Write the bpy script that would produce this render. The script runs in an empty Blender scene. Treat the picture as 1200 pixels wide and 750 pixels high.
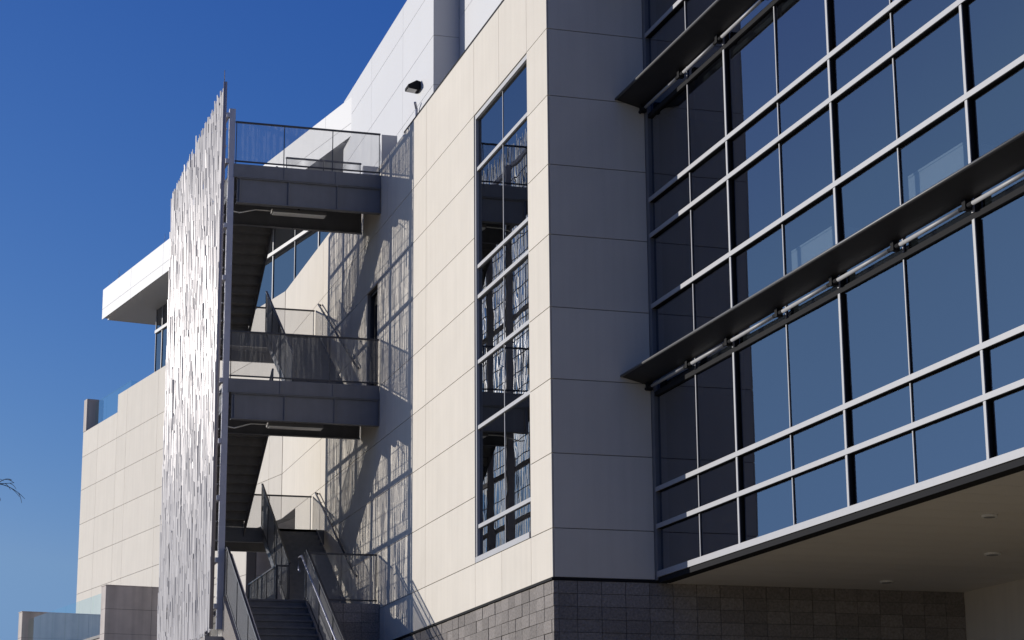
import bpy, math, random
from mathutils import Vector, Matrix
R = math.radians
random.seed(7)
scene = bpy.context.scene
COL = scene.collection

# ------------------------------------------------------------------ camera
cam_d = bpy.data.cameras.new('camera')
cam = bpy.data.objects.new('camera', cam_d)
COL.objects.link(cam)
right = Vector((0.28298315059229673, 0.9590983366771675, -0.007135619380827761))
down = Vector((-0.23126919697067952, 0.06101228327028039, -0.9709747987577659))
fwd = Vector((-0.9308249540130489, 0.2764197566622863, 0.2390753502838966))
rot = Matrix((right, -down, -fwd)).transposed().to_4x4()
cam.matrix_world = Matrix.Translation((31.46120860862325, -9.977013355877279, 1.4959137573513495)) @ rot
cam_d.sensor_width = 36.0
cam_d.lens = 2485.2 / 1200 * 36
cam_d.clip_start = 0.1
cam_d.clip_end = 3000
scene.camera = cam

# ------------------------------------------------------------------ light
SUN = Vector((0.84, 1.0, -0.283)).normalized()          # direction of travel
elev = math.asin(-SUN.z)
azim = math.atan2(-SUN.x, -SUN.y)                        # from +Y towards +X
world = bpy.data.worlds.new('World')
scene.world = world
world.use_nodes = True
nt = world.node_tree
bg = nt.nodes['Background']
sky = nt.nodes.new('ShaderNodeTexSky')
sky.sky_type = 'NISHITA'
sky.sun_disc = False
sky.sun_elevation = elev
sky.sun_rotation = azim
sky.altitude = 400
sky.air_density = 1.0
sky.dust_density = 0.7
sky.ozone_density = 4.0
SKY_STRENGTH = 0.13
# grade of the sky: deeper, clearer blue (per-channel curve on the sky's own radiance)
sep = nt.nodes.new('ShaderNodeSeparateColor')
com = nt.nodes.new('ShaderNodeCombineColor')
nt.links.new(sky.outputs[0], sep.inputs[0])
chan = []
for i_, (k_, p_) in enumerate(((1.84, 1.8), (0.857, 1.364), (0.748, 0.80))):
    m1 = nt.nodes.new('ShaderNodeMath'); m1.operation = 'MULTIPLY'
    m1.inputs[1].default_value = SKY_STRENGTH
    m2 = nt.nodes.new('ShaderNodeMath'); m2.operation = 'POWER'
    m2.inputs[1].default_value = p_
    m3 = nt.nodes.new('ShaderNodeMath'); m3.operation = 'MULTIPLY'
    m3.inputs[1].default_value = k_ / SKY_STRENGTH
    nt.links.new(sep.outputs[i_], m1.inputs[0])
    nt.links.new(m1.outputs[0], m2.inputs[0])
    nt.links.new(m2.outputs[0], m3.inputs[0])
    chan.append(m3.outputs[0])
# keep the aureole blue-white: red never above 0.56 green, green never above 0.58 blue
prev = chan[2]
nt.links.new(prev, com.inputs[2])
for i_, lim in ((1, 0.58), (0, 0.56)):
    ml = nt.nodes.new('ShaderNodeMath'); ml.operation = 'MULTIPLY'
    ml.inputs[1].default_value = lim
    mn = nt.nodes.new('ShaderNodeMath'); mn.operation = 'MINIMUM'
    nt.links.new(prev, ml.inputs[0])
    nt.links.new(ml.outputs[0], mn.inputs[0])
    nt.links.new(chan[i_], mn.inputs[1])
    prev = mn.outputs[0]
    nt.links.new(prev, com.inputs[i_])
nt.links.new(com.outputs[0], bg.inputs[0])
bg.inputs[1].default_value = SKY_STRENGTH
sl = bpy.data.lights.new('sun', 'SUN')
sl.energy = 3.9
sl.angle = R(0.42)
sl.color = (1.0, 0.95, 0.88)
so = bpy.data.objects.new('sun', sl)
COL.objects.link(so)
so.location = (-40, -60, 40)
so.rotation_euler = SUN.to_track_quat('-Z', 'Y').to_euler()
scene.view_settings.view_transform = 'Standard'
scene.view_settings.look = 'None'
scene.view_settings.exposure = 0.0
scene.view_settings.gamma = 1.0
scene.view_settings.use_curve_mapping = False
scene.render.resolution_x = 1024
scene.render.resolution_y = 640
scene.cycles.max_bounces = 10
scene.cycles.transparent_max_bounces = 24


# ------------------------------------------------------------------ materials
def newmat(name):
    m = bpy.data.materials.new(name)
    m.use_nodes = True
    n = m.node_tree
    return m, n, n.nodes['Principled BSDF']


def mat(name, col, rough=0.6, metal=0.0, island=0.0, noise=0.0, nscale=3.0, bump=0.0, bscale=60.0,
        spec=0.5, streak=0.0):
    """Principled with per-island tone, soft blotches and fine bump."""
    m, n, b = newmat(name)
    L = n.links.new
    b.inputs['Roughness'].default_value = rough
    b.inputs['Metallic'].default_value = metal
    b.inputs['Specular IOR Level'].default_value = spec
    tc = n.nodes.new('ShaderNodeTexCoord')
    val = None
    if island:
        g = n.nodes.new('ShaderNodeNewGeometry')
        mr = n.nodes.new('ShaderNodeMapRange')
        mr.inputs[3].default_value = 1 - island
        mr.inputs[4].default_value = 1 + island
        L(g.outputs['Random Per Island'], mr.inputs[0])
        val = mr.outputs[0]
    if noise:
        t = n.nodes.new('ShaderNodeTexNoise')
        t.inputs['Scale'].default_value = nscale
        t.inputs['Detail'].default_value = 6
        L(tc.outputs['Object'], t.inputs['Vector'])
        mr2 = n.nodes.new('ShaderNodeMapRange')
        mr2.inputs[1].default_value = 0.3
        mr2.inputs[2].default_value = 0.7
        mr2.inputs[3].default_value = 1 - noise
        mr2.inputs[4].default_value = 1 + noise
        L(t.outputs[0], mr2.inputs[0])
        if val is not None:
            mu = n.nodes.new('ShaderNodeMath')
            mu.operation = 'MULTIPLY'
            L(val, mu.inputs[0])
            L(mr2.outputs[0], mu.inputs[1])
            val = mu.outputs[0]
        else:
            val = mr2.outputs[0]
    if streak:
        mp = n.nodes.new('ShaderNodeMapping')
        mp.inputs['Scale'].default_value = (5, 5, 0.25)
        L(tc.outputs['Object'], mp.inputs[0])
        t3 = n.nodes.new('ShaderNodeTexNoise')
        t3.inputs['Scale'].default_value = 1.2
        t3.inputs['Detail'].default_value = 5
        L(mp.outputs[0], t3.inputs['Vector'])
        mr3 = n.nodes.new('ShaderNodeMapRange')
        mr3.inputs[1].default_value = 0.35
        mr3.inputs[2].default_value = 0.75
        mr3.inputs[3].default_value = 1
        mr3.inputs[4].default_value = 1 - streak
        L(t3.outputs[0], mr3.inputs[0])
        if val is not None:
            mu = n.nodes.new('ShaderNodeMath')
            mu.operation = 'MULTIPLY'
            L(val, mu.inputs[0])
            L(mr3.outputs[0], mu.inputs[1])
            val = mu.outputs[0]
        else:
            val = mr3.outputs[0]
    if val is not None:
        vm = n.nodes.new('ShaderNodeVectorMath')
        vm.operation = 'SCALE'
        vm.inputs[0].default_value = col
        L(val, vm.inputs['Scale'])
        L(vm.outputs[0], b.inputs['Base Color'])
    else:
        b.inputs['Base Color'].default_value = (*col, 1)
    if bump:
        t2 = n.nodes.new('ShaderNodeTexNoise')
        t2.inputs['Scale'].default_value = bscale
        t2.inputs['Detail'].default_value = 4
        L(tc.outputs['Object'], t2.inputs['Vector'])
        bp = n.nodes.new('ShaderNodeBump')
        bp.inputs['Strength'].default_value = bump
        bp.inputs['Distance'].default_value = 0.02
        L(t2.outputs[0], bp.inputs['Height'])
        L(bp.outputs[0], b.inputs['Normal'])
    return m


def glass_mat(name, tint, wave, wscale, ior=2.1, refl=(0.92, 0.96, 1.0)):
    """Coated architectural glass: strong mirror reflection over a dark see-through tint."""
    m, n, b = newmat(name)
    n.nodes.remove(b)
    L = n.links.new
    out = n.nodes['Material Output']
    tr = n.nodes.new('ShaderNodeBsdfTransparent')
    tr.inputs[0].default_value = (*tint, 1)
    gl = n.nodes.new('ShaderNodeBsdfGlossy')
    gl.inputs['Color'].default_value = (*refl, 1)
    gl.inputs['Roughness'].default_value = 0.0
    fr = n.nodes.new('ShaderNodeFresnel')
    fr.inputs['IOR'].default_value = ior
    mx = n.nodes.new('ShaderNodeMixShader')
    if wave:
        tc = n.nodes.new('ShaderNodeTexCoord')
        t = n.nodes.new('ShaderNodeTexNoise')
        t.inputs['Scale'].default_value = wscale
        t.inputs['Detail'].default_value = 1.5
        L(tc.outputs['Object'], t.inputs['Vector'])
        bp = n.nodes.new('ShaderNodeBump')
        bp.inputs['Strength'].default_value = wave
        bp.inputs['Distance'].default_value = 0.02
        L(t.outputs[0], bp.inputs['Height'])
        L(bp.outputs[0], gl.inputs['Normal'])
    # mirror only at the outer skin of a pane (no false total reflection on its way out)
    ge = n.nodes.new('ShaderNodeNewGeometry')
    inv = n.nodes.new('ShaderNodeMath'); inv.operation = 'SUBTRACT'
    inv.inputs[0].default_value = 1.0
    mu = n.nodes.new('ShaderNodeMath'); mu.operation = 'MULTIPLY'
    L(ge.outputs['Backfacing'], inv.inputs[1])
    L(fr.outputs[0], mu.inputs[0])
    L(inv.outputs[0], mu.inputs[1])
    L(mu.outputs[0], mx.inputs[0])
    L(tr.outputs[0], mx.inputs[1])
    L(gl.outputs[0], mx.inputs[2])
    L(mx.outputs[0], out.inputs[0])
    return m


M_PANEL = mat('cream_panel', (0.715, 0.655, 0.56), 0.75, island=0.03, noise=0.025, nscale=1.3, bump=0.15, bscale=35, spec=0.25, streak=0.06)
M_JOINT = mat('joint_shadow_gap', (0.22, 0.20, 0.18), 0.9)
M_WHITE = mat('white_metal_panel', (0.60, 0.595, 0.59), 0.5, island=0.012, noise=0.012, nscale=0.8, spec=0.3)
M_BLOCK = mat('split_face_block', (0.265, 0.24, 0.22), 0.95, island=0.17, noise=0.22, nscale=26, bump=1.0, bscale=28, spec=0.15)
M_MORTAR = mat('mortar', (0.11, 0.10, 0.095), 0.95)
M_ALU = mat('window_aluminium', (0.345, 0.345, 0.36), 0.5, metal=0.0, noise=0.03, nscale=9)
M_DARKMETAL = mat('dark_bronze_metal', (0.035, 0.035, 0.04), 0.45, metal=0.3, noise=0.1, nscale=5)
M_SHADE = mat('sunshade_metal', (0.022, 0.021, 0.022), 0.45, spec=0.2, noise=0.08, nscale=4)
M_LIP = mat('sunshade_lip', (0.10, 0.10, 0.102), 0.5, metal=0.2)
M_STEEL = mat('painted_steel', (0.17, 0.173, 0.187), 0.5, metal=0.1, noise=0.06, nscale=4, streak=0.12)
M_RAIL = mat('rail_steel', (0.055, 0.055, 0.062), 0.45, metal=0.4)
M_MESH = mat('woven_wire_mesh', (0.24, 0.24, 0.245), 0.5, metal=0.2)
M_GALV = mat('galvanised_post', (0.42, 0.42, 0.47), 0.45, metal=0.35, noise=0.06, nscale=6)
M_TREAD = mat('stair_tread_steel', (0.20, 0.195, 0.19), 0.65, noise=0.12, nscale=7)
M_CONC = mat('concrete', (0.36, 0.34, 0.315), 0.9, noise=0.12, nscale=2.5, bump=0.2, bscale=30, streak=0.15)
M_STEPS = mat('dark_concrete_steps', (0.13, 0.128, 0.13), 0.85, noise=0.15, nscale=4, bump=0.2, bscale=40)
M_SOFFIT = mat('soffit_panel', (0.66, 0.62, 0.57), 0.6, island=0.03, noise=0.02, nscale=1.0)
M_STUCCO = mat('weathered_pier_panel', (0.62, 0.55, 0.49), 0.9, noise=0.09, nscale=2.2, streak=0.22, bump=0.15, bscale=50)
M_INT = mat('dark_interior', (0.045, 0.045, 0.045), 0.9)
M_CAB = mat('pale_cabinet', (0.75, 0.80, 0.82), 0.5)
M_LAMPBODY = mat('lamp_housing', (0.30, 0.29, 0.28), 0.45, metal=0.4)
M_LENS = mat('lamp_lens', (0.75, 0.74, 0.70), 0.3)
M_BLACK = mat('black_paint', (0.018, 0.018, 0.02), 0.8, spec=0.1)
M_BARK = mat('twig_bark', (0.08, 0.065, 0.055), 0.9, noise=0.2, nscale=12)
M_LEAF = mat('shrub_leaf', (0.10, 0.13, 0.04), 0.6, island=0.35)
M_GROUND = mat('ground_paving', (0.44, 0.355, 0.20), 0.95, noise=0.12, nscale=0.4, bump=0.2, bscale=14)
G_WINDOW = glass_mat('window_glass', (0.10, 0.11, 0.11), 0.05, 1.3, ior=3.4)
G_CURTAIN = glass_mat('curtain_wall_glass', (0.60, 0.63, 0.64), 0.03, 0.7, ior=3.3, refl=(0.84, 0.88, 1.0))
G_UPPER = glass_mat('upper_window_glass', (0.10, 0.12, 0.14), 0.03, 0.8, ior=2.9, refl=(0.84, 0.9, 1.0))
G_GUARD = glass_mat('guard_glass', (0.90, 0.97, 0.96), 0.0, 1, ior=1.3)

# slats of the screen: brushed bright metal, every strip slightly different
M_SLAT, n_, b_ = newmat('brushed_metal_slat')
g_ = n_.nodes.new('ShaderNodeNewGeometry')
cr_ = n_.nodes.new('ShaderNodeMapRange')
cr_.inputs[3].default_value = 0.80
cr_.inputs[4].default_value = 1.0
n_.links.new(g_.outputs['Random Per Island'], cr_.inputs[0])


def scaled(col):
    v = n_.nodes.new('ShaderNodeVectorMath')
    v.operation = 'SCALE'
    v.inputs[0].default_value = col
    n_.links.new(cr_.outputs[0], v.inputs['Scale'])
    return v.outputs[0]


b_.inputs['Metallic'].default_value = 0.0
b_.inputs['Roughness'].default_value = 0.6
n_.links.new(scaled((0.34, 0.315, 0.33)), b_.inputs['Base Color'])
gl_ = n_.nodes.new('ShaderNodeBsdfGlossy')
gl_.distribution = 'BECKMANN'
gl_.inputs['Roughness'].default_value = 0.225
n_.links.new(scaled((0.80, 0.77, 0.78)), gl_.inputs['Color'])
mx_ = n_.nodes.new('ShaderNodeMixShader')
mx_.inputs[0].default_value = 0.022
n_.links.new(b_.outputs[0], mx_.inputs[1])
n_.links.new(gl_.outputs[0], mx_.inputs[2])
n_.links.new(mx_.outputs[0], n_.nodes['Material Output'].inputs[0])


# ------------------------------------------------------------------ mesh helpers
class MB:
    def __init__(self):
        self.v, self.f, self.m = [], [], []

    def add(self, vs, fs, m=0):
        k = len(self.v)
        self.v += [tuple(p) for p in vs]
        self.f += [tuple(i + k for i in q) for q in fs]
        self.m += [m] * len(fs)

    def box(self, x0, x1, y0, y1, z0, z1, m=0):
        x0, x1 = sorted((x0, x1)); y0, y1 = sorted((y0, y1)); z0, z1 = sorted((z0, z1))
        self.add([(x0, y0, z0), (x1, y0, z0), (x1, y1, z0), (x0, y1, z0), (x0, y0, z1), (x1, y0, z1), (x1, y1, z1), (x0, y1, z1)],
                 [(0, 3, 2, 1), (4, 5, 6, 7), (0, 1, 5, 4), (1, 2, 6, 5), (2, 3, 7, 6), (3, 0, 4, 7)], m)
        return self

    def bar(self, p, q, w, h, m=0, up=(0, 0, 1)):
        """box of width w (sideways) and height h (along up) from p to q"""
        p, q = Vector(p), Vector(q)
        d = (q - p).normalized()
        s = d.cross(Vector(up))
        if s.length < 1e-4:
            s = Vector((1, 0, 0))
        s.normalize()
        u = s.cross(d).normalized()
        vs = []
        for e in (p, q):
            for a, c in ((-1, -1), (1, -1), (1, 1), (-1, 1)):
                vs.append(e + s * (a * w / 2) + u * (c * h / 2))
        self.add(vs, [(0, 1, 2, 3), (7, 6, 5, 4), (0, 4, 5, 1), (1, 5, 6, 2), (2, 6, 7, 3), (3, 7, 4, 0)], m)
        return self

    def prism(self, poly, axis, a, b, m=0):
        """extrude a 2-D polygon along an axis ('x': poly is (y,z); 'y': poly is (x,z); 'z': poly is (x,y))"""
        def P(c, t):
            return {'x': (t, c[0], c[1]), 'y': (c[0], t, c[1]), 'z': (c[0], c[1], t)}[axis]
        n = len(poly)
        vs = [P(c, a) for c in poly] + [P(c, b) for c in poly]
        fs = [tuple(range(n))[::-1], tuple(range(n, 2 * n))] + [(i, (i + 1) % n, n + (i + 1) % n, n + i) for i in range(n)]
        self.add(vs, fs, m)
        return self

    def tube(self, pts, r, n=8, m=0, r2=None):
        pts = [Vector(p) for p in pts]
        r2 = r if r2 is None else r2
        rings = []
        for i, p in enumerate(pts):
            d = (pts[min(i + 1, len(pts) - 1)] - pts[max(i - 1, 0)]).normalized()
            s = d.cross(Vector((0, 0, 1)))
            if s.length < 1e-3:
                s = Vector((1, 0, 0))
            s.normalize()
            u = s.cross(d)
            rr = r + (r2 - r) * i / max(1, len(pts) - 1)
            rings.append([p + s * (rr * math.cos(2 * math.pi * k / n)) + u * (rr * math.sin(2 * math.pi * k / n)) for k in range(n)])
        vs = [v for ring in rings for v in ring]
        fs = []
        for i in range(len(pts) - 1):
            for k in range(n):
                a, b = i * n + k, i * n + (k + 1) % n
                fs.append((a, b, b + n, a + n))
        fs.append(tuple(range(n))[::-1])
        fs.append(tuple(range((len(pts) - 1) * n, len(pts) * n)))
        self.add(vs, fs, m)
        return self

    def build(self, name, mats, parent=None, frame=None, smooth=False):
        me = bpy.data.meshes.new(name)
        me.from_pydata(self.v, [], self.f)
        for mm in (mats if isinstance(mats, (list, tuple)) else [mats]):
            me.materials.append(mm)
        me.polygons.foreach_set('material_index', self.m)
        if smooth:
            me.polygons.foreach_set('use_smooth', [True] * len(self.f))
        me.update()
        import bmesh
        bm = bmesh.new(); bm.from_mesh(me)
        bmesh.ops.recalc_face_normals(bm, faces=bm.faces)
        bm.to_mesh(me); bm.free()
        o = bpy.data.objects.new(name, me)
        COL.objects.link(o)
        if parent:
            o.parent = parent
        if frame is not None:
            o.matrix_basis = frame
        return o


def tag(o, label, cat, group=None):
    o['label'] = label
    o['category'] = cat
    if group:
        o['group'] = group
    return o


def thing(name, label, cat, loc=(0, 0, 0), rotz=0.0, group=None):
    o = bpy.data.objects.new(name, None)
    COL.objects.link(o)
    o.location = loc
    o.rotation_euler = (0, 0, rotz)
    o.empty_display_size = 0.3
    return tag(o, label, cat, group)


def structure(o):
    o['kind'] = 'structure'
    return o


def copy_tree(o, parent=None):
    c = o.copy()
    COL.objects.link(c)
    c.parent = parent
    for ch in list(o.children):
        copy_tree(ch, c)
    return c


def subtract(r, h):
    """rectangle r minus rectangle h, both (x0,x1,z0,z1)"""
    x0, x1, z0, z1 = r
    a0, a1, c0, c1 = h
    if a0 >= x1 or a1 <= x0 or c0 >= z1 or c1 <= z0:
        return [r]
    out = []
    if a0 > x0: out.append((x0, a0, z0, z1))
    if a1 < x1: out.append((a1, x1, z0, z1))
    m0, m1 = max(x0, a0), min(x1, a1)
    if c0 > z0: out.append((m0, m1, z0, c0))
    if c1 < z1: out.append((m0, m1, c1, z1))
    return out


def panel_wall(xs, zs, holes=(), gap=0.013, t=0.02, back=0.28, skip=()):
    """Rain-screen panels standing proud of a backing wall; local plane y=0, outside is -y."""
    b = MB()
    for i in range(len(xs) - 1):
        for j in range(len(zs) - 1):
            if (i, j) in skip:
                continue
            g = gap / 2
            rects = [(xs[i] + g, xs[i + 1] - g, zs[j] + g, zs[j + 1] - g)]
            brs = [(xs[i], xs[i + 1], zs[j], zs[j + 1])]
            for h in holes:
                rects = [q for r in rects for q in subtract(r, h)]
                brs = [q for r in brs for q in subtract(r, h)]
            for r in rects:
                b.box(r[0], r[1], 0, t, r[2], r[3], 0)
            for r in brs:
                e0 = r[0] + (0.035 if abs(r[0] - xs[0]) < 1e-6 else 0)
                e1 = r[1] - (0.035 if abs(r[1] - xs[-1]) < 1e-6 else 0)
                b.box(e0, e1, t + 0.004, back, r[2], r[3], 1)
    return b


F2 = Matrix.Rotation(R(0.6), 4, 'Z')                                  # recessed glass front and its return wall
KX = -23.70                                                            # where the facade bends
F3 = Matrix.Translation((KX, 0, 0)) @ Matrix.Rotation(R(10.9), 4, 'Z')   # far wing, bent towards the viewer
FP = Matrix.Translation((-18.1, 0.57, 0)) @ Matrix.Rotation(R(-0.35), 4, 'Z') @ Matrix.Translation((18.1, 0, 0))

# ------------------------------------------------------------------ ground
g = MB()
g.add([(-900, -900, 0), (900, -900, 0), (900, 900, 0), (-900, 900, 0)], [(0, 1, 2, 3)])
structure(g.build('ground', M_GROUND))
g = MB()
g.box(-60, -22.5, -8, -3.75, 0.004, 6.2)
g.box(-60, -12.19, -3.27, -0.02, 0.004, 6.36)
structure(g.build('upper_pavement', M_CONC))

# ------------------------------------------------------------------ office building
office = thing('office_building', 'cream panelled office block with glass curtain wall and dark block base', 'building')
ZS = [5.50, 6.27, 7.46, 8.66, 9.84, 11.05, 12.24, 13.43, 14.60, 16.08]
XS = [KX, -18.55, -15.08, -11.57, -8.13, -4.53, -2.85, -1.15, 0.0]
WIN = (-4.53, -1.15, 6.27, 14.60)
DOOR = (-13.52, -12.45, 11.05, 13.42)
panel_wall(XS, ZS, [WIN, DOOR, (KX - 1, -21.74, 5.0, 9.84)]).build('panel_wall', [M_PANEL, M_JOINT], office)
# return wall of the corner (faces +x): built in a frame turned a quarter
FW2 = F2 @ Matrix.Rotation(R(90), 4, 'Z')
panel_wall([0.022, 1.70], ZS, back=0.20).build('return_wall', [M_PANEL, M_JOINT], office, FW2)
# far wing
ZW = ZS[:-1] + [15.48]
b3 = panel_wall([-19.2, -17.40, -15.2], [3.9, 5.0] + ZW)
b3b = panel_wall([-15.2, -14.15, -10.9, -7.6, -4.3, -1.0, -0.03], [3.9, 5.0] + ZS, [(-2.6, 1, 3.0, 9.84)])
for q, f_, m_ in ((b3b, b3b.f, b3b.m),):
    b3.add(q.v, q.f)
    b3.m[-len(q.m):] = q.m
b3.box(-19.2, -18.9, 0.29, 9.0, 3.9, 15.2, 0)
b3.build('wing_wall', [M_PANEL, M_JOINT], office, F3)
b = MB()                                                    # end pier above the low wing parapet
b.box(-19.22, -18.86, -0.004, 0.42, 15.49, 16.62, 0)
b.build('roof_pier', M_STUCCO, office, F3)
# recess under the bend: return face looking +x, back wall, ceiling
b = MB()
for z0, z1 in ((4.0, 7.46), (7.46, 8.66), (8.66, 9.84)):
    b.box(-2.90, -2.6, 0.30, 3.2, z0 + 0.006, z1 - 0.006, 0)
b.box(-2.95, -2.62, 0.30, 3.2, 4.0, 9.84, 1)
b.box(-2.6, 3.5, 3.2, 3.5, 4.0, 9.9, 0)
b.box(-2.9, 3.2, 0.30, 3.2, 9.86, 10.0, 0)
b.build('recess_wall', [M_STUCCO, M_JOINT], office, F3)
# metal base flashing and block base
b = MB()
b.box(-21.74, 0.012, -0.022, 0.2, 5.458, 5.492)
b.build('base_flashing', M_BLACK, office)
b = MB()
b.box(-0.19, 0.012, 0.2, 1.75, 5.458, 5.492)
b.build('base_flashing', M_BLACK, office, F2)


def block_wall(x0, x1, z1, rows, w=0.40, h=0.20, t=0.09, back=0.3, top=0.0, trim=0.001, origin=None):
    b = MB()
    n = int(math.ceil((x1 - x0) / w)) + 1
    og = x0 if origin is None else origin
    for j in range(rows):
        for i in range(n):
            a, c = max(x0, og + i * w), min(og + (i + 1) * w, x1)
            if c - a < .02:
                continue
            d = random.uniform(0, 0.014)
            b.box(a + 0.005, c - 0.005, d, t, z1 - (j + 1) * h + 0.004, z1 - j * h - 0.004, 0)
    b.box(x0 + .001, x1 - trim, 0.024, back, z1 - rows * h, z1 + top, 1)
    return b


block_wall(-12.1, 0.0, 5.452, 27, trim=0.11).build('block_base', [M_BLOCK, M_MORTAR], office)
block_wall(0.092, 7.15, 5.452, 27, top=0.035, origin=0.0).build('block_base', [M_BLOCK, M_MORTAR], office, FW2)

# tall window in the cream wall
wy = 0.075
b = MB()
x0, x1, z0, z1 = WIN
b.box(x0 + .002, x0 + 0.06, 0.02, 0.16, z0 + .002, z1 - .002)
b.box(x1 - 0.06, x1 - .002, 0.02, 0.16, z0 + .002, z1 - .002)
b.box(x0 + .06, x1 - .06, 0.02, 0.16, z1 - 0.09, z1 - .002)
b.box(x0 + .06, x1 - .06, -0.012, 0.16, z0 + .002, z0 + 0.10)
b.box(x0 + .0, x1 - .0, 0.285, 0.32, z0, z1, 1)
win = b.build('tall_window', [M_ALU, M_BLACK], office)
trs = [6.92, 8.70, 9.90, 11.11, 11.68, 13.54]
trs = [6.92, 8.70, 9.90, 11.11, 11.68, 13.54]
lev = [z0 + 0.10] + trs + [z1 - 0.09]
for z in trs:
    MB().box(x0 + .06, x1 - .06, 0.04, 0.15, z - 0.034, z + 0.034).build('transom', M_ALU, win)
for k in range(len(lev) - 1):
    a = lev[k] + (0.04 if k else 0)
    c = lev[k + 1] - (0.04 if k < len(lev) - 2 else 0)
    MB().box(-2.862, -2.838, 0.066, 0.15, a, c).build('mullion', M_ALU, win)
    for p0, p1 in ((x0 + .06, -2.862), (-2.838, x1 - .06)):
        MB().box(p0, p1, wy, wy + 0.02, a, c).build('glass_pane', G_WINDOW, win)

# door behind the middle landing
b = MB()
b.box(DOOR[0], DOOR[0] + .07, 0.08, 0.26, DOOR[2], DOOR[3])
b.box(DOOR[1] - .07, DOOR[1], 0.08, 0.26, DOOR[2], DOOR[3])
b.box(DOOR[0] + .07, DOOR[1] - .07, 0.08, 0.26, DOOR[3] - .07, DOOR[3])
door = b.build('door', M_DARKMETAL, office)
MB().box(DOOR[0] + .07, DOOR[1] - .07, 0.15, 0.20, DOOR[2], DOOR[3] - .07).build('door_leaf', M_BLACK, door)
MB().box(DOOR[0] + .22, DOOR[1] - .22, 0.142, 0.149, DOOR[2] + .35, DOOR[3] - .3).build('glass_pane', G_UPPER, door)
MB().tube([(DOOR[1] - .2, 0.10, 11.95), (DOOR[1] - .2, 0.10, 12.25)], 0.014).build('door_handle', M_ALU, door)

# black strip painting in the shaded gap behind the parapet + roof slab
b = MB()
b.box(-10.3, 0.0, 0.05, 0.25, 16.085, 16.20)
b.build('parapet_gap_strip', M_BLACK, office)
for x_, z_ in ((-12.20, 16.76), (-14.06, 16.62)):           # parapet returns either side of the roof access
    MB().box(x_ - .16, x_, .006, .36, 15.5, z_).build('parapet_return', M_WHITE, office)
b = MB()
b.box(KX + 1, -0.3, 0.30, 14, 15.2, 15.5)
b.build('roof', M_CONC, office)
b = MB()
b.box(-19.0, 0.0, 0.35, 9.0, 15.2, 15.5)
b.build('roof', M_CONC, office, F3)

# penthouse set back on the roof
PZ = [15.55, 17.06, 18.17, 19.28, 19.95]
b = panel_wall([-19.05, -15.74, -12.44, -9.58], PZ, gap=0.010, back=0.20)
b.build('penthouse_wall', [M_WHITE, M_JOINT], office, FP)
b = MB()
for z0_, z1_ in zip([15.55, 17.06, 18.17, 19.28], [17.06, 18.17, 19.28, 19.95]):
    b.box(-9.60, -9.58, 0.005, 0.56, z0_ + .005, z1_ - .005, 0)
b.box(-9.75, -9.605, 0.21, 0.56, 15.55, 19.94, 1)
b.build('penthouse_return', [M_WHITE, M_JOINT], office, FP)
b = panel_wall([-9.58, -6.3, -3.0, 0.3], [15.55, 17.3, 18.6, 19.9, 21.0], gap=0.010, back=0.2)
o = b.build('penthouse_wall', [M_WHITE, M_JOINT], office, FP @ Matrix.Translation((0, 0.565, 0)))
b = MB()
b.box(-18.9, 0.0, 0.8, 9, 19.7, 19.9)
b.build('penthouse_roof', M_CONC, office, FP)

# roof canopy of the far wing: fascia, soffit and strip windows below
fs0, fs1, fz0, fz1, fzj = -15.75, 5.75, 18.72, 19.75, 19.06
b = MB()
cuts = [fs0, -12.6, -9.3, -6.0, -2.7, 0.6, 3.9, fs1]
for a, c in zip(cuts[:-1], cuts[1:]):
    b.box(a + .005, c - .005, -0.5, -0.48, fz0, fzj - .005, 0)
    b.box(a + .005, c - .005, -0.5, -0.48, fzj + .005, fz1, 0)
b.box(fs0 + .004, fs1, -0.476, -0.30, fz0 + .105, fz1 - .004, 1)
b.box(fs0, fs0 + .18, -0.298, 8.5, fz0 + .003, fz1 - .003, 0)
fas = b.build('roof_fascia', [M_WHITE, M_JOINT], office, F3)
b = MB()
b.box(fs0 + .185, 5.0, -0.478, 8.5, fz0 + .004, fz0 + .10)
b.build('roof_soffit', M_WHITE, office, F3)
gy = 0.75
CT = 17.95
sx = [-13.65, -13.0, -11.4, -9.7, -8.0, -6.35, -4.65, -2.95, -1.25, 0.5, 2.2, 4.6]
b = MB()
b.box(sx[0], sx[-1], gy, gy + .12, 15.5, 15.58)
b.box(sx[0] - .1, sx[0], gy, gy + 6, 15.5, fz0 + .003, 1)
clr = b.build('clerestory_window', [M_ALU, G_UPPER], office, F3)
MB().box(sx[0], sx[-1], gy - .06, gy + .1, CT - .05, CT + .05).build('transom', M_ALU, clr)
for k, x in enumerate(sx):
    w = 0.024 if k % 2 else 0.012
    for za, zb in ((15.585, CT - .05), (CT + .05, fz0 + .003)):
        MB().box(x - w, x + w, gy - .025, gy + .1, za, zb).build('mullion', M_ALU, clr)
for k in range(len(sx) - 1):
    for za, zb in ((15.585, CT - .05), (CT + .05, fz0 + .003)):
        MB().box(sx[k] + .036, sx[k + 1] - .036, gy, gy + .03, za, zb).build('glass_pane', G_UPPER, clr)

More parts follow.
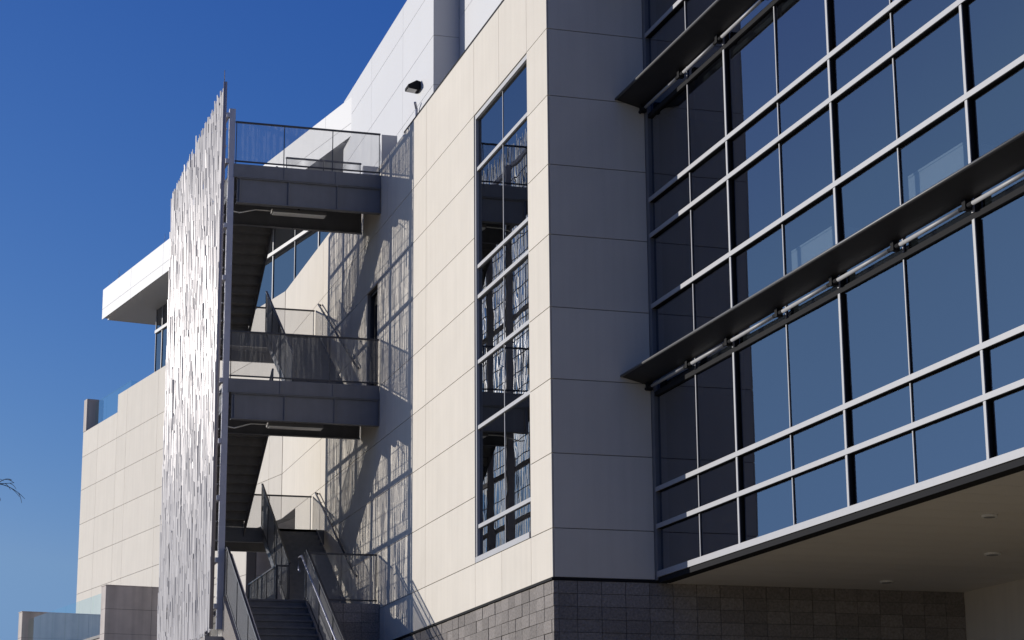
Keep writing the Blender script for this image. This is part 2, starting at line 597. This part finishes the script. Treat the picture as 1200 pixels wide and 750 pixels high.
# ---------------- curtain wall (recessed 1.75 m behind the cream wall)
CY = 1.75
JX = 0.03
ENDX = 15.9
mulls = [(1.83, 0), (3.40, 1), (5.20, 0), (6.95, 1), (8.70, 0), (10.50, 1), (12.25, 0), (14.05, 1)]
trz = [6.33, 6.92, 8.47, 9.92, 11.11, 11.72, 13.18, 14.60, 15.85]
SILL = 5.56
b = MB()
b.box(-0.18, JX + 0.10, CY - 0.05, CY + 0.15, 5.49, 17.0, 1)
b.box(JX + .10, ENDX, CY - 0.07, CY + 0.15, 5.525, 5.62, 0)
b.box(JX + .10, ENDX, CY - 0.045, CY + 0.15, 5.44, 5.523, 2)
cw = b.build('curtain_wall', [M_ALU, M_STEEL, M_BLACK], office, F2)
segs = []
lv = [5.62] + trz
prng = random.Random(21)
for z in trz:
    h = 0.036
    if z in (8.47, 13.18):
        MB().box(JX + .10, ENDX, CY - 0.04, CY + 0.1, z - h, z + h).build('transom', M_BLACK, cw)
        continue
    MB().box(JX + .10, ENDX, CY - 0.065, CY - 0.05, z - h, z + h).box(JX + .10, ENDX, CY - 0.0495, CY + 0.1, z - h + .004, z + h - .004, 1).build('transom', [M_ALU, M_BLACK], cw)  # black body paints in the shaded underside behind the front cap
edges = [JX + .10] + [m for m, _ in mulls] + [ENDX]
for k in range(len(lv) - 1):
    a = lv[k] + (0.04 if k else 0)
    c = lv[k + 1] - 0.04
    for x, thick in mulls:
        w = 0.028 if thick else 0.012
        d_ = 0.055 if thick else 0.02
        MB().box(x - w, x + w, CY - d_, CY - d_ + .014, a, c).box(x - w + .004, x + w - .004, CY - d_ + .0145, CY + 0.1, a, c, 1).build('mullion', [M_ALU, M_BLACK], cw)  # black sides put the shade beside the front cap into the colour
    for i in range(len(edges) - 1):
        q = MB().box(edges[i] + .036, edges[i + 1] - .036, CY, CY + 0.025, a, c)
        ta, tb = prng.gauss(0, .0028), prng.gauss(0, .0028)       # every pane sits slightly out of true
        xm, zm = (edges[i] + edges[i + 1]) / 2, (a + c) / 2
        q.v = [(v[0], v[1] + ta * (v[0] - xm) + tb * (v[2] - zm), v[2]) for v in q.v]
        q.build('glass_pane', G_CURTAIN, cw)
# rooms behind the glass
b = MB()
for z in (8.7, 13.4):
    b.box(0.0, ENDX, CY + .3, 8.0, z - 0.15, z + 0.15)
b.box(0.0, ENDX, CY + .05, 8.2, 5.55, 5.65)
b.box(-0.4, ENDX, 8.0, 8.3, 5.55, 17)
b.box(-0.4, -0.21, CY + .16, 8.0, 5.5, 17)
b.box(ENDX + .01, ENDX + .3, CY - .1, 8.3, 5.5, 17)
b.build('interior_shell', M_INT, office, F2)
b = MB()
b.box(-0.4, ENDX + .3, CY - .1, 8.3, 17.0, 17.3)
b.build('roof_slab', M_WHITE, office, F2)

# sunshades
for zb in (8.74, 13.45):
    b = MB()
    b.prism([(CY - .55, zb + .01), (CY - .11, zb - .10), (CY - .11, zb - .08), (CY - .55, zb + .038)], 'x', 0.004, ENDX)
    sh = b.build('sunshade', M_SHADE, office, F2)
    MB().tube([(0.004, CY - .555, zb + .024), (ENDX, CY - .555, zb + .024)], 0.022, 10, 0).build('front_lip', M_LIP, sh, smooth=True)
    for x in [0.12] + [m for m, _ in mulls]:
        q = MB()
        q.box(x - .04, x + .04, CY - .17, CY - .078, zb - 0.21, zb - 0.02)
        q.tube([(x - .15, CY - .13, zb - .165), (x + .15, CY - .13, zb - .165)], 0.030, 8)
        q.build('bracket', M_BLACK, sh)
    xs_ = [0.12] + [m for m, _ in mulls]
    for a, c in zip(xs_[:-1], xs_[1:]):
        MB().tube([(a + .15, CY - .13, zb - .165), (c - .15, CY - .13, zb - .165)], 0.026, 12).build('support_tube', M_ALU, sh, smooth=True)

# soffit of the overhang and the white wall at its back
b = MB()
x_ = -0.05
while x_ < ENDX:
    b.box(x_ + .004, min(x_ + .62, ENDX) - .004, CY + .16, 7.15, 5.45, 5.49, 0)
    x_ += .62
b.box(-.05, ENDX, CY + .16, 7.3, 5.495, 5.53, 1)
b.build('overhang_soffit', [M_SOFFIT, M_JOINT], office, F2)
b = MB()
b.box(-0.05, ENDX, 7.15, 7.4, 0, 5.48, 0)
b.box(1.35, ENDX - 1, 7.12, 7.149, 0.0, 4.50, 1)
b.build('undercroft_wall', [M_PANEL, M_BLACK], office, F2)

# downlights in the soffit
for i, (x, y, r_, lab) in enumerate(((1.15, 5.15, 0.11, 'small round white downlight in the soffit nearest the black block wall'),
                                ((4.55), 5.10, 0.12, 'bright round downlight ring in the soffit near the inner white wall'),
                                (7.80, 3.22, 0.10, 'small round downlight in the soffit closest to the sloping glass edge'))):
    p = F2 @ Vector((x, y, 5.449))
    t = thing('downlight', lab, 'downlight', p, 0, 'downlights in the overhang soffit')
    n = 20
    bb = MB()
    bb.prism([(r_ * math.cos(2 * math.pi * k / n), r_ * math.sin(2 * math.pi * k / n)) for k in range(n)], 'z', -0.03, -0.001)
    bb.build('trim_ring', M_LENS, t)
    bb = MB()
    bb.prism([(r_ * .7 * math.cos(2 * math.pi * k / n), r_ * .7 * math.sin(2 * math.pi * k / n)) for k in range(n)], 'z', -0.034, -0.0301)
    bb.build('lens', M_LAMPBODY, t)

# pale cabinets standing inside the glass
for xa, xb, za, zb, lab in ((4.98, 6.38, 8.86, 9.53, 'pale cabinet behind the upper glass row, nearer the wall corner'),
                            (8.58, 9.98, 8.86, 9.55, 'pale cabinet behind the upper glass row, nearer the picture edge')):
    p = F2 @ Vector(((xa + xb) / 2, CY + .42, za))
    t = thing('cabinet', lab, 'cabinet', p, R(0.6), 'cabinets inside the glass')
    w = (xb - xa) / 2
    h = zb - za
    MB().box(-w, w, -.25, .25, 0, h - .03).build('carcass', M_CAB, t)
    MB().box(-w - .01, w + .01, -.26, .26, h - .029, h).build('top', M_CAB, t)

# ------------------------------------------------------------------ metal screen in front of the stair
SY, SX0, SX1, SZ0, SZ1 = -3.48, -20.72, -12.16, 5.78, 17.55
scr = thing('metal_screen', 'tall glinting screen of upright metal strips in front of the open stair', 'screen', ((SX0 + SX1) / 2, SY, SZ0))
cx, cz = (SX0 + SX1) / 2, SZ0
rng = random.Random(11)
b = MB()
# two staggered layers of folded strips, every strip with its own width, length and twist
for pitch, wlo, whi, miss, yb in ((0.056, 0.036, 0.066, 0.03, -0.040), (0.105, 0.035, 0.065, 0.42, 0.006)):
    x = SX0
    while x < SX1:
        z = SZ0 + rng.uniform(-.10, .10)
        top = SZ1 + rng.uniform(-.16, .10) + (0.22 if rng.random() < .06 else 0)
        while z < top - .1:
            ln = rng.uniform(0.4, 1.3)
            ze = min(z + ln, top)
            w = rng.uniform(wlo, whi)
            tilt = rng.gauss(R(20), R(7))
            yj = yb + rng.uniform(-.010, .010)
            xc = x + rng.uniform(-.025, .025)
            if rng.random() > miss:
                c_, s_ = math.cos(tilt), math.sin(tilt)
                dep = rng.uniform(.003, .008)
                lean = rng.uniform(-.004, .004)
                pitch_ = rng.gauss(R(0.8), R(0.7))
                prof = [(-w / 2, 0), (-w / 4, -dep * .75), (0, -dep), (w / 4, -dep * .75), (w / 2, 0)]
                vs = []
                for zz, dx, dy in ((z, 0, 0), (ze - .01, lean, -math.tan(pitch_) * (ze - z))):
                    for (px, py) in prof:
                        vs.append((xc - cx + px * c_ - py * s_ + dx, yj + px * s_ + py * c_ + dy, zz - cz))
                b.add(vs, [(k, k + 1, k + 6, k + 5) for k in range(4)])
            z = ze
        x += pitch
b.box(SX1 - .012 - cx, SX1 - cx, -.06, .02, SZ0 - cz, SZ1 + .1 - cz)
b.box(SX1 - .012 - cx, SX1 - cx, -.05, -.035, SZ1 + .11 - cz, SZ1 + .36 - cz)
slats = b.build('slat_panel', M_SLAT, scr, smooth=True)
rail_z = [16.9, 15.85, 14.4, 13.24, 11.0, 9.70, 8.50, 7.2, 6.25]
for z in rail_z:
    MB().box(SX0 - cx, SX1 - cx, .03, .09, z - .05 - cz, z + .05 - cz).build('rail', M_GALV, scr)
z = 6.05
while z < 17.3:
    if min(abs(z - q) for q in rail_z) > .15:
        MB().box(SX0 - cx, SX1 - cx, .028, .045, z - .007 - cz, z + .007 - cz).build('slat_rail', M_GALV, scr)
    z += 0.39
for x in (-12.24, -14.02, -15.66, -17.3, -18.95, -20.62):
    e = x == -12.24
    MB().box(x - .06 - cx, x + .06 - cx, .094, .094 + (.13 if e else .14), SZ0 - cz - (.0), (17.05 if e else 16.9) - cz).build('post', M_GALV, scr)
tag_base = MB()
tag_base.box(SX0 - .1, SX1 + .12, SY - .16, SY + .2, 0.004, SZ0 - .16)
bw = tag_base.build('low_wall', M_CONC)
tag(bw, 'low concrete wall along the foot of the metal screen', 'wall')

# ------------------------------------------------------------------ open steel stair
L0 = -12.17
YO = -3.27            # screen side edge
Z2, Z1, Z0 = 15.80, 11.05, 6.38
MZ2, MZ1 = 13.43, 8.72
BX = -14.05           # inner edge of the landings
MX = -17.80           # edge of the half landings
MEX = -19.45
stair = thing('open_stair', 'open grey steel switchback stair with mesh guards between wall and screen', 'staircase', (-14, -1.6, 6.364))
ox, oy, oz = -14, -1.6, 6.364
SF = Matrix.Translation((-ox, -oy, -oz))


def wire_infill(p0, p1, h0, h1, pitch=0.020, w=0.0050):
    """fine upright wires and thinner cross wires filling a (possibly sloped) guard"""
    p0, p1 = Vector(p0), Vector(p1)
    run = Vector((p1.x - p0.x, p1.y - p0.y, 0)).length
    n = max(2, int(run / pitch))
    b = MB()
    for k in range(1, n):
        p = p0.lerp(p1, k / n)
        b.bar(p + Vector((0, 0, h0)), p + Vector((0, 0, h1)), w, w, 0, up=(1, 0, 0) if abs(p1.x - p0.x) > abs(p1.y - p0.y) else (0, 1, 0))
    return b


def guard(parent, p0, p1, h=1.04, posts=3, frame=None, name='guard_rail', ends=True):
    p0, p1 = Vector(p0), Vector(p1)
    b = MB()
    b.bar(p0 + Vector((0, 0, h)), p1 + Vector((0, 0, h)), 0.045, 0.035)
    gr = b.build(name, M_RAIL, parent, frame)
    MB().bar(p0 + Vector((0, 0, 0.06)), p1 + Vector((0, 0, 0.06)), 0.03, 0.03).build('bottom_rail', M_RAIL, gr)
    for k in range(posts):
        p = p0.lerp(p1, k / (posts - 1))
        if k == 0: p = p + (p1 - p0).normalized() * 0.02
        if k == posts - 1: p = p - (p1 - p0).normalized() * 0.02
        MB().bar(p, p + Vector((0, 0, h - .018)), 0.035, 0.014, 0, up=(p1 - p0).normalized()).build('post', M_RAIL, gr)
    wire_infill(p0, p1, 0.075, h - .02).build('wire_mesh', M_MESH, gr)
    return gr


def landing(z, z_under_beam=True):
    """main landing: deck, channel fascias, stiffeners"""
    b = MB()
    b.box(BX + .03, L0 - .03, YO + .02, -0.005, z - .20, z - .14)
    ld = b.build('landing', M_STEEL, stair, SF)
    q = MB()
    q.box(L0 - .012, L0, YO, -0.005, z - .275, z)
    q.box(L0 - .05, L0 + .022, YO, -0.005, z - .30, z - .278)
    q.build('toe_plate', M_STEEL, ld)
    q = MB()
    q.box(L0 - .055, L0 - .04, YO + .08, -0.01, z - .85, z - .302)
    q.box(L0 - .16, L0 + .004, YO + .08, -0.01, z - .868, z - .852)
    q.box(L0 - .16, L0 + .004, YO + .08, -0.01, z - .325, z - .302)
    q.build('beam', M_STEEL, ld)
    for y in (YO + .14, -2.06, -0.98, -.03):
        MB().box(L0 - .038, L0 + .003, y - .008, y + .008, z - .85, z - .327).build('stiffener', M_STEEL, ld)
    for y in (-2.16, -1.02):
        MB().box(L0 + .0005, L0 + .02, y - .012, y + .012, z - .272, z - .004).build('stiffener', M_STEEL, ld)
    q = MB()
    q.box(BX, BX + .016, YO + .05, -.03, z - .82, z - .21)
    q.box(BX, BX + .12, YO + .05, -.03, z - .838, z - .822)
    q.build('beam', M_STEEL, ld)
    q = MB()
    q.box(BX + .13, L0 - .17, YO + .0, YO + .016, z - .55, z - .02)
    q.box(BX + .13, L0 - .17, YO + .0, YO + .10, z - .568, z - .552)
    q.build('beam', M_STEEL, ld)
    q = MB()
    for yy in (-2.2, -1.1):
        q.box(BX + .02, L0 - .06, yy - .04, yy + .04, z - .36, z - .21)
    q.build('joist', M_STEEL, ld)
    return ld


landing(Z2)
landing(Z1)
guard(stair, (L0 - .01, YO + .02, Z2), (L0 - .01, -.03, Z2), h=.95, posts=4, frame=SF)
guard(stair, (L0 - .01, YO + .02, Z1), (L0 - .01, -.03, Z1), h=1.02, posts=4, frame=SF)
guard(stair, (BX, -1.80, Z2), (BX, -.05, Z2), h=.85, posts=3, frame=SF)
guard(stair, (L0 - .01, -1.58, Z0), (L0 - .01, -.03, Z0), h=1.02, posts=3, frame=SF)


def mid_landing(z):
    b = MB()
    b.box(MEX, MX, YO + .05, -.03, z - .06, z)
    ml = b.build('half_landing', M_STEEL, stair, SF)
    for x in (MX - .01, MEX):
        q = MB()
        q.box(x - .008, x + .008, YO + .05, -.03, z - .33, z - .062)
        q.box(x - .06, x + .008, YO + .05, -.03, z - .346, z - .331)
        q.build('beam', M_STEEL, ml)
    return ml


mid_landing(MZ2)
mid_landing(MZ1)
for z in (MZ1, MZ2):
    guard(stair, (MEX, YO + .1, z), (MEX, -.03, z), h=1.05, posts=4, frame=SF)


def flight(xa, za, xb, zb, y0, y1, n=14):
    """n risers from (xa,za) up to (xb,zb); walked along x"""
    d = 1 if xb > xa else -1
    rise = (zb - za) / n
    run = abs(xb - xa) / (n - 1)
    b = MB()
    for y in (y0, y1):
        s = .016
        poly = [(xa - d * .02, za - .24), (xa - d * .02, za + .06), (xb, zb + .02), (xb, zb - .30)]
        b.prism(poly, 'y', y - s / 2, y + s / 2)
        # inner flange of the channel
    fl = b.build('flight', M_STEEL, stair, SF)
    tm = None
    for k in range(n):
        if k < n - 1:
            q = MB()
            q.box(0, d * (run + .02), y0 + .01, y1 - .01, -.03, 0)
            q.box(0, d * .012, y0 + .01, y1 - .01, -rise + .002, -.031)
            q.box(d * .03, d * .045, y0 + .01, y1 - .01, -.075, -.031)
        else:
            q = MB()
            q.box(0, d * .012, y0 + .01, y1 - .01, -rise + .002, -.002)
        if tm is None or k == n - 1:
            t_ = q.build('tread', M_TREAD, fl)
            if tm is None:
                tm = t_.data
        else:
            t_ = bpy.data.objects.new('tread', tm)
            COL.objects.link(t_)
            t_.parent = fl
        t_.location = (xa + d * run * k, 0, za + rise * (k + 1))
    return fl


FA = (-1.50, -.22)
FB = (-3.18, -1.95)
for za, zm, zt in ((Z0, MZ1, Z1), (Z1, MZ2, Z2)):
    flight(BX, za, MX, zm, *FA)
    flight(MX, zm, BX, zt, *FB)
    guard(stair, (BX - .1, FA[0] - .03, za + .02), (MX - .05, FA[0] - .03, zm + .02), h=1.03, posts=5, frame=SF)
    guard(stair, (MX - .05, FB[1] + .03, zm + .02), (BX - .45, FB[1] + .03, zt - .26), h=1.03, posts=5, frame=SF)
    # wall handrail with returned ends
    sl_ = (zm - za) / (MX - BX)
    ht = MB()
    xa_, xb_ = BX - .1, MX - .85
    za_, zb_ = za + .86, zm + 1.02
    ht.tube([(xa_, -.02, za_ - .06), (xa_, -.09, za_), (xb_, -.09, zb_), (xb_ - .02, -.02, zb_ - .02)], 0.024, 8)
    hr = ht.build('handrail', M_RAIL, stair, SF, smooth=True)
    for k in range(4):
        f_ = .08 + .28 * k
        px, pz = xa_ + (xb_ - xa_) * f_, za_ + (zb_ - za_) * f_
        MB().tube([(px, -.006, pz - .09), (px, -.085, pz - .06), (px, -.09, pz - .02)], .009, 6).build('bracket', M_RAIL, hr)
# guard round the open well on the lowest level
guard(stair, (BX - .15, -1.80, Z0), (MX, -1.80, Z0), h=1.0, posts=4, frame=SF)
guard(stair, (BX - .15, -1.80, Z0), (BX - .15, -1.54, Z0), h=1.0, posts=2, frame=SF)

# strip lights under the landings
for z, lab in ((Z2, 'long fluorescent strip light under the top stair landing'),
               (Z1, 'long fluorescent strip light under the middle stair landing')):
    p = (L0 - .45, -2.35, z - .84)
    t = thing('strip_light', lab, 'light fitting', p, 0, 'strip lights under the stair landings')
    MB().prism([(-.10, .0), (.10, .0), (.13, -.075), (-.13, -.075)], 'y', 0, 1.2).build('housing', M_LAMPBODY, t)
    MB().prism([(-.105, -.076), (.105, -.076), (.08, -.10), (-.08, -.10)], 'y', .03, 1.17).build('diffuser', M_LENS, t)
    MB().tube([(0, -.01, -.03), (0, -.35, -.03), (.12, -.72, -.16), (.12, -.86, -.14)], .013, 8).build('conduit', M_LENS, t)
    MB().bar((0, .6, .002), (0, .6, .47), .04, .04).build('hanger', M_BLACK, t)

# ------------------------------------------------------------------ entry steps running down to the street
est = thing('entry_steps', 'dark concrete steps with railings climbing to the foot of the stair', 'steps', (-6, -2.3, 0.004))
EF = Matrix.Translation((6, 2.3, -0.004))
nst = 38
rise, run = Z0 / nst, 0.292
b = MB()
poly = [(L0 - .01, 0.006)]
poly.append((L0 - .01, Z0))
xx, zz = L0 + .30, Z0
poly.append((xx, zz))
for k in range(nst - 1):
    zz -= rise
    poly.append((xx, zz))
    xx += run
    poly.append((xx, zz))
poly.append((xx, 0.006))
b.prism(poly, 'y', -3.02, -1.62)
b.build('steps', M_STEPS, est, EF)
b = MB()
for k in range(nst):
    xk, zk = L0 + .30 + run * k, Z0 - rise * k
    b.box(xk + .001, xk + .022, -3.015, -1.625, zk - .035, zk + .003)
b.build('nosings', M_STEPS, est, EF)
b = MB()
b.prism([(L0 - .02, 0.01), (L0 - .02, Z0 + .05), (L0 + .16, Z0 + .05), (L0 + .16, Z0 - .04), (xx, .3), (xx, .01)], 'y', -3.27, -3.025)
b.build('cheek_wall', M_BLOCK, est, EF)
b = MB()
b.prism([(L0 + .02, 0.01), (L0 + .02, Z0 - .02), (L0 + .3, Z0 - .02), (xx, .1), (xx, .01)], 'y', -1.615, -1.55)
b.build('cheek_wall', M_STEPS, est, EF)
slp = rise / run
for y, z_off in ((-3.24, .02), (-1.585, .02)):
    x1_ = L0 + .35 + 11.0
    guard(est, (L0 + .3, y, Z0 + z_off), (x1_, y, Z0 + z_off - (x1_ - L0 - .3) * slp), h=1.02, posts=9, frame=EF)
guard(est, (L0 - .05, -3.24, Z0 + .02), (L0 + .28, -3.24, Z0 + .02), h=1.02, posts=2, frame=EF)
ht = MB()
ht.tube([(L0 + .1, -1.70, Z0 + .62), (L0 - .02, -1.70, Z0 + .68), (L0 - .02, -1.70, Z0 + .92), (L0 + .3, -1.70, Z0 + .92), (L0 + 11.3, -1.70, Z0 + .92 - 11.0 * slp)], .021, 8)
ht.build('handrail', M_GALV, est, EF, smooth=True)
ht = MB()
ht.tube([(L0 + .3, -3.16, Z0 + .90), (L0 + 11.3, -3.16, Z0 + .90 - 11.0 * slp)], .021, 8)
ht.build('handrail', M_GALV, est, EF, smooth=True)

# block retaining wall under the lowest landing, beside the entry steps
b = MB()
for j in range(31):
    for i in range(4):
        a = -1.545 + i * .385
        b.box(-.09, -random.uniform(0, .006), a + .004, a + .381, 6.36 - (j + 1) * .2 + .004, 6.36 - j * .2 - .004, 0)
b.box(-.18, -.012, -1.54, -.02, .16, 6.355, 1)
rw = b.build('retaining_wall', [M_BLOCK, M_MORTAR])
rw.location = (-12.0, 0, 0)
tag(rw, 'dark block retaining wall under the lowest mesh guard, right of the entry steps', 'wall')

# ------------------------------------------------------------------ things on the building
fl = thing('floodlight', 'black floodlight fixed to the white penthouse wall', 'floodlight', FP @ Vector((-10.85, -.003, 17.42)), R(0))
fl.scale = (.78, .78, .78)
fx = MB()
fx.prism([(-.005, -.10), (-.005, .13), (-.12, .16), (-.36, .02), (-.36, -.06)], 'x', -.20, .20)
fx.build('housing', M_BLACK, fl)
MB().prism([(-.10, -.103), (-.34, -.068), (-.34, -.072), (-.10, -.108)], 'x', -.15, .15).build('lens', M_LENS, fl)
cnd = MB()
cnd.tube([(-10.9, -.05, 16.0), (-10.9, -.05, 16.95), (-10.75, -.12, 17.05)], .03, 8)
cn = cnd.build('conduit_pipe', M_GALV)
cn.matrix_basis = FP
tag(cn, 'short grey conduit pipe rising below the floodlight on the penthouse wall', 'pipe')
for s, z, lab in ((-14.3, fz1, 'thin lightning rod near the pointed end of the white canopy'),
                  (-9.5, fz1, 'thin lightning rod on the white canopy just left of the screen'),
                  (5.45, fz1, 'thin lightning rod where the canopy meets the penthouse')):
    p = F3 @ Vector((s, -.40, z - .003))
    t = thing('lightning_rod', lab, 'lightning rod', p, 0, 'lightning rods on the roof edge')
    MB().tube([(0, 0, .03), (0, 0, .36)], .011, 6, r2=.005).build('rod', M_GALV, t)
    MB().box(-.05, .05, -.05, .05, 0, .03).build('base_plate', M_GALV, t)

# glass guard on the wing roof
gg = thing('roof_glass_guard', 'clear glass guard on the roof edge beside the short end pier', 'glass guard', F3 @ Vector((-17, .3, 15.485)), R(10.9))
for k, (a, c) in enumerate(((-18.84, -17.5), (-17.48, -16.1), (-16.08, -14.75))):
    MB().box(a + 17, c + 17, -.008, .008, 0.02, 1.0).build('glass_panel', G_GUARD, gg)
MB().box(-14.745 + 17, -14.73 + 17, .01, 1.2, 0.02, 1.0).build('glass_panel', G_GUARD, gg)
MB().box(-18.84 + 17, -15.25 + 17, -.03, .03, 0, .02).build('shoe', M_ALU, gg)
MB().box(-18.84 + 17, -14.73 + 17, -.014, .014, 1.001, 1.018).build('cap_rail', G_GUARD, gg)

# terrace piers and glass at the lower left
FT = F2 @ Matrix.Translation((-28.0, -3.80, 0)) @ Matrix.Rotation(R(10.3), 4, 'Z')
ANG = R(10.9)


def pier(label, s, y0, y1, ztop, th, joints):
    t = thing('terrace_pier', label, 'pier', FT @ Vector((s, y0, 6.2)), ANG, 'stucco piers of the terrace')
    prev = 6.2
    b = MB()
    for z in joints + [ztop]:
        cuts_ = [0, (y1 - y0) * .82, y1 - y0]
        for a, c in zip(cuts_[:-1], cuts_[1:]):
            b.box(-th, 0, a + .004, c - .004, prev - 6.2 + .005, z - 6.2 - .005, 0)
        prev = z
    b.box(-th + .012, -.012, .012, y1 - y0 - .012, .01, ztop - 6.2 - .016, 1)
    b.build('panel', [M_STUCCO, M_JOINT], t)
    MB().box(-th - .012, .012, -.012, y1 - y0 + .012, ztop - 6.2 - .003, ztop - 6.2 + .02).build('coping', M_STUCCO, t)
    return t


pier('tall grey stucco pier with sunlit edge beside the foot of the metal screen', 0, 0, 1.62, 8.47, .42, [7.15, 7.83])
pier('grey stucco pier seen through the terrace glass, farthest left', -8.9, 0, 2.6, 8.60, .42, [7.1, 7.8])
tw = thing('terrace_wall', 'low terrace wall with pale coping below the glass guard', 'wall', FT @ Vector((-4.65, .2, 6.2)), ANG)
MB().box(-4.2, 4.2, -.12, .12, 0, .88).build('wall', M_STUCCO, tw)
MB().box(-4.2, 4.2, -.17, .17, .882, .96).build('coping', M_CONC, tw)
tg = thing('terrace_glass_guard', 'blue tinted glass guard on the low terrace wall between two piers', 'glass guard', FT @ Vector((-4.65, .2, 7.165)), ANG)
for k in range(6):
    MB().box(-4.2 + k * 1.4 + .008, -4.2 + (k + 1) * 1.4 - .008, -.008, .008, .02, 1.2).build('glass_panel', G_GUARD, tg)
MB().box(-4.2, 4.2, -.025, .025, 0, .02).build('shoe', M_ALU, tg)

# ------------------------------------------------------------------ bare tree at the left
trng = random.Random(5)


def twig(b, p, d, ln, r, depth, droop):
    pts = [Vector(p)]
    d = Vector(d).normalized()
    n = 6
    kids = []
    for k in range(n):
        d = (d + Vector((trng.uniform(-.13, .13), trng.uniform(-.13, .13), trng.uniform(-.1, .1) - droop))).normalized()
        pts.append(pts[-1] + d * ln / n)
        if depth > 0 and k >= 1:
            for _ in range(2 if depth < 3 else 1):
                a = Vector((trng.uniform(-1, 1), trng.uniform(-1, 1), trng.uniform(-.5, .7)))
                kids.append((pts[-1].copy(), (d * 1.1 + a * .9), ln * trng.uniform(.38, .6), r * (1 - k / n) * .6 + .001))
    b.tube(pts, r, 5 if depth < 2 else 7, 0, r2=max(r * .35, .0016))
    for q in kids:
        twig(b, q[0], q[1], q[2], max(q[3], .003), depth - 1, droop + .05)


tree = thing('bare_tree', 'bare fine-twigged tree whose branch tip reaches into the sky', 'tree', (6.3, -11.86, -0.30))
b = MB()
b.tube([(0, 0, 0), (.03, .02, .9), (-.05, .05, 2.0), (.04, .1, 3.2), (0, .2, 4.4)], .13, 10, r2=.06)
b.build('trunk', M_BARK, tree, smooth=True)
for d, z, ln in (((-.5, -1.0, .9), 4.0, 1.6), ((.7, -.6, .8), 3.6, 1.5), ((.1, -.9, .9), 4.3, 1.5), ((-.5, -.5, 1.0), 4.4, 1.3)):
    b = MB()
    twig(b, (0, .15, z), d, ln, .035, 3, .015)
    b.build('branch', M_BARK, tree)
# the long branch that ends in a drooping spray of fine twigs
b = MB()
P0 = Vector((-.26, 3.10, 5.94))
ctrl = [Vector((0, .17, 4.2)), Vector((-.05, .9, 5.0)), Vector((-.15, 1.8, 5.55)), Vector((-.22, 2.5, 5.80)), P0]
b.tube(ctrl, .045, 7, r2=.009)


def spray(base, d, ln, droop, r, kids):
    pts = [Vector(base)]
    d = Vector(d).normalized()
    for k in range(7):
        d = (d + Vector((trng.uniform(-.1, .1), trng.uniform(-.05, .05), -droop + trng.uniform(-.05, .05)))).normalized()
        pts.append(pts[-1] + d * ln / 7)
        if kids and k in (2, 4):
            spray(pts[-1], d + Vector((trng.uniform(-.5, .5), trng.uniform(-.3, .3), trng.uniform(-.7, .2))), ln * trng.uniform(.35, .6), .12, r * .7, 0)
    b.tube(pts, r, 5, r2=.0022)


for base, d, ln, dr in ((P0, (.4, .55, .75), .22, .16), (P0, (-.3, 1, .10), .20, -.02), (P0, (.1, 1, -.10), .37, .10),
                        (ctrl[3].lerp(P0, .9), (.3, .5, -.9), .22, .03), (ctrl[3].lerp(P0, .75), (-.2, .25, -1), .15, .0),
                        (ctrl[3].lerp(P0, .55), (.1, .7, .5), .3, .04)):
    spray(base, d, ln, dr, .0055, 1)
b.build('branch', M_BARK, tree)

# ------------------------------------------------------------------ shrub by the block wall, only its tip in view
sh = thing('shrub', 'small yellow-green shrub, its sunlit tip just above the bottom edge', 'shrub', (12.3, -.9, 0.004))
b = MB()
srng = random.Random(3)
for k in range(9):
    a = srng.uniform(0, 6.28)
    b.tube([(0, 0, 0), (.12 * math.cos(a), .12 * math.sin(a), 1.3), (.35 * math.cos(a), .35 * math.sin(a), 2.5 + srng.uniform(-.3, .4))], .022, 6, r2=.006)
b.tube([(0, 0, 0), (.02, 0, 2.0), (0.0, 0.0, 3.3)], .025, 6, r2=.006)
b.build('stems', M_BARK, sh)
b = MB()
for k in range(1500):
    z = srng.uniform(.6, 3.36)
    rad = .55 * math.sqrt(max(0, 1 - ((z - 1.7) / 1.72) ** 2)) * srng.uniform(.3, 1)
    a = srng.uniform(0, 6.28)
    c = Vector((rad * math.cos(a), rad * math.sin(a), z))
    d = Vector((srng.uniform(-1, 1), srng.uniform(-1, 1), srng.uniform(-.3, 1))).normalized()
    e = d.cross(Vector((srng.uniform(-1, 1), srng.uniform(-1, 1), srng.uniform(-1, 1)))).normalized()
    ln = srng.uniform(.03, .06)
    b.add([c, c + d * ln * .5 + e * ln * .28, c + d * ln, c + d * ln * .5 - e * ln * .28], [(0, 1, 2, 3)])
b.build('foliage', M_LEAF, sh)
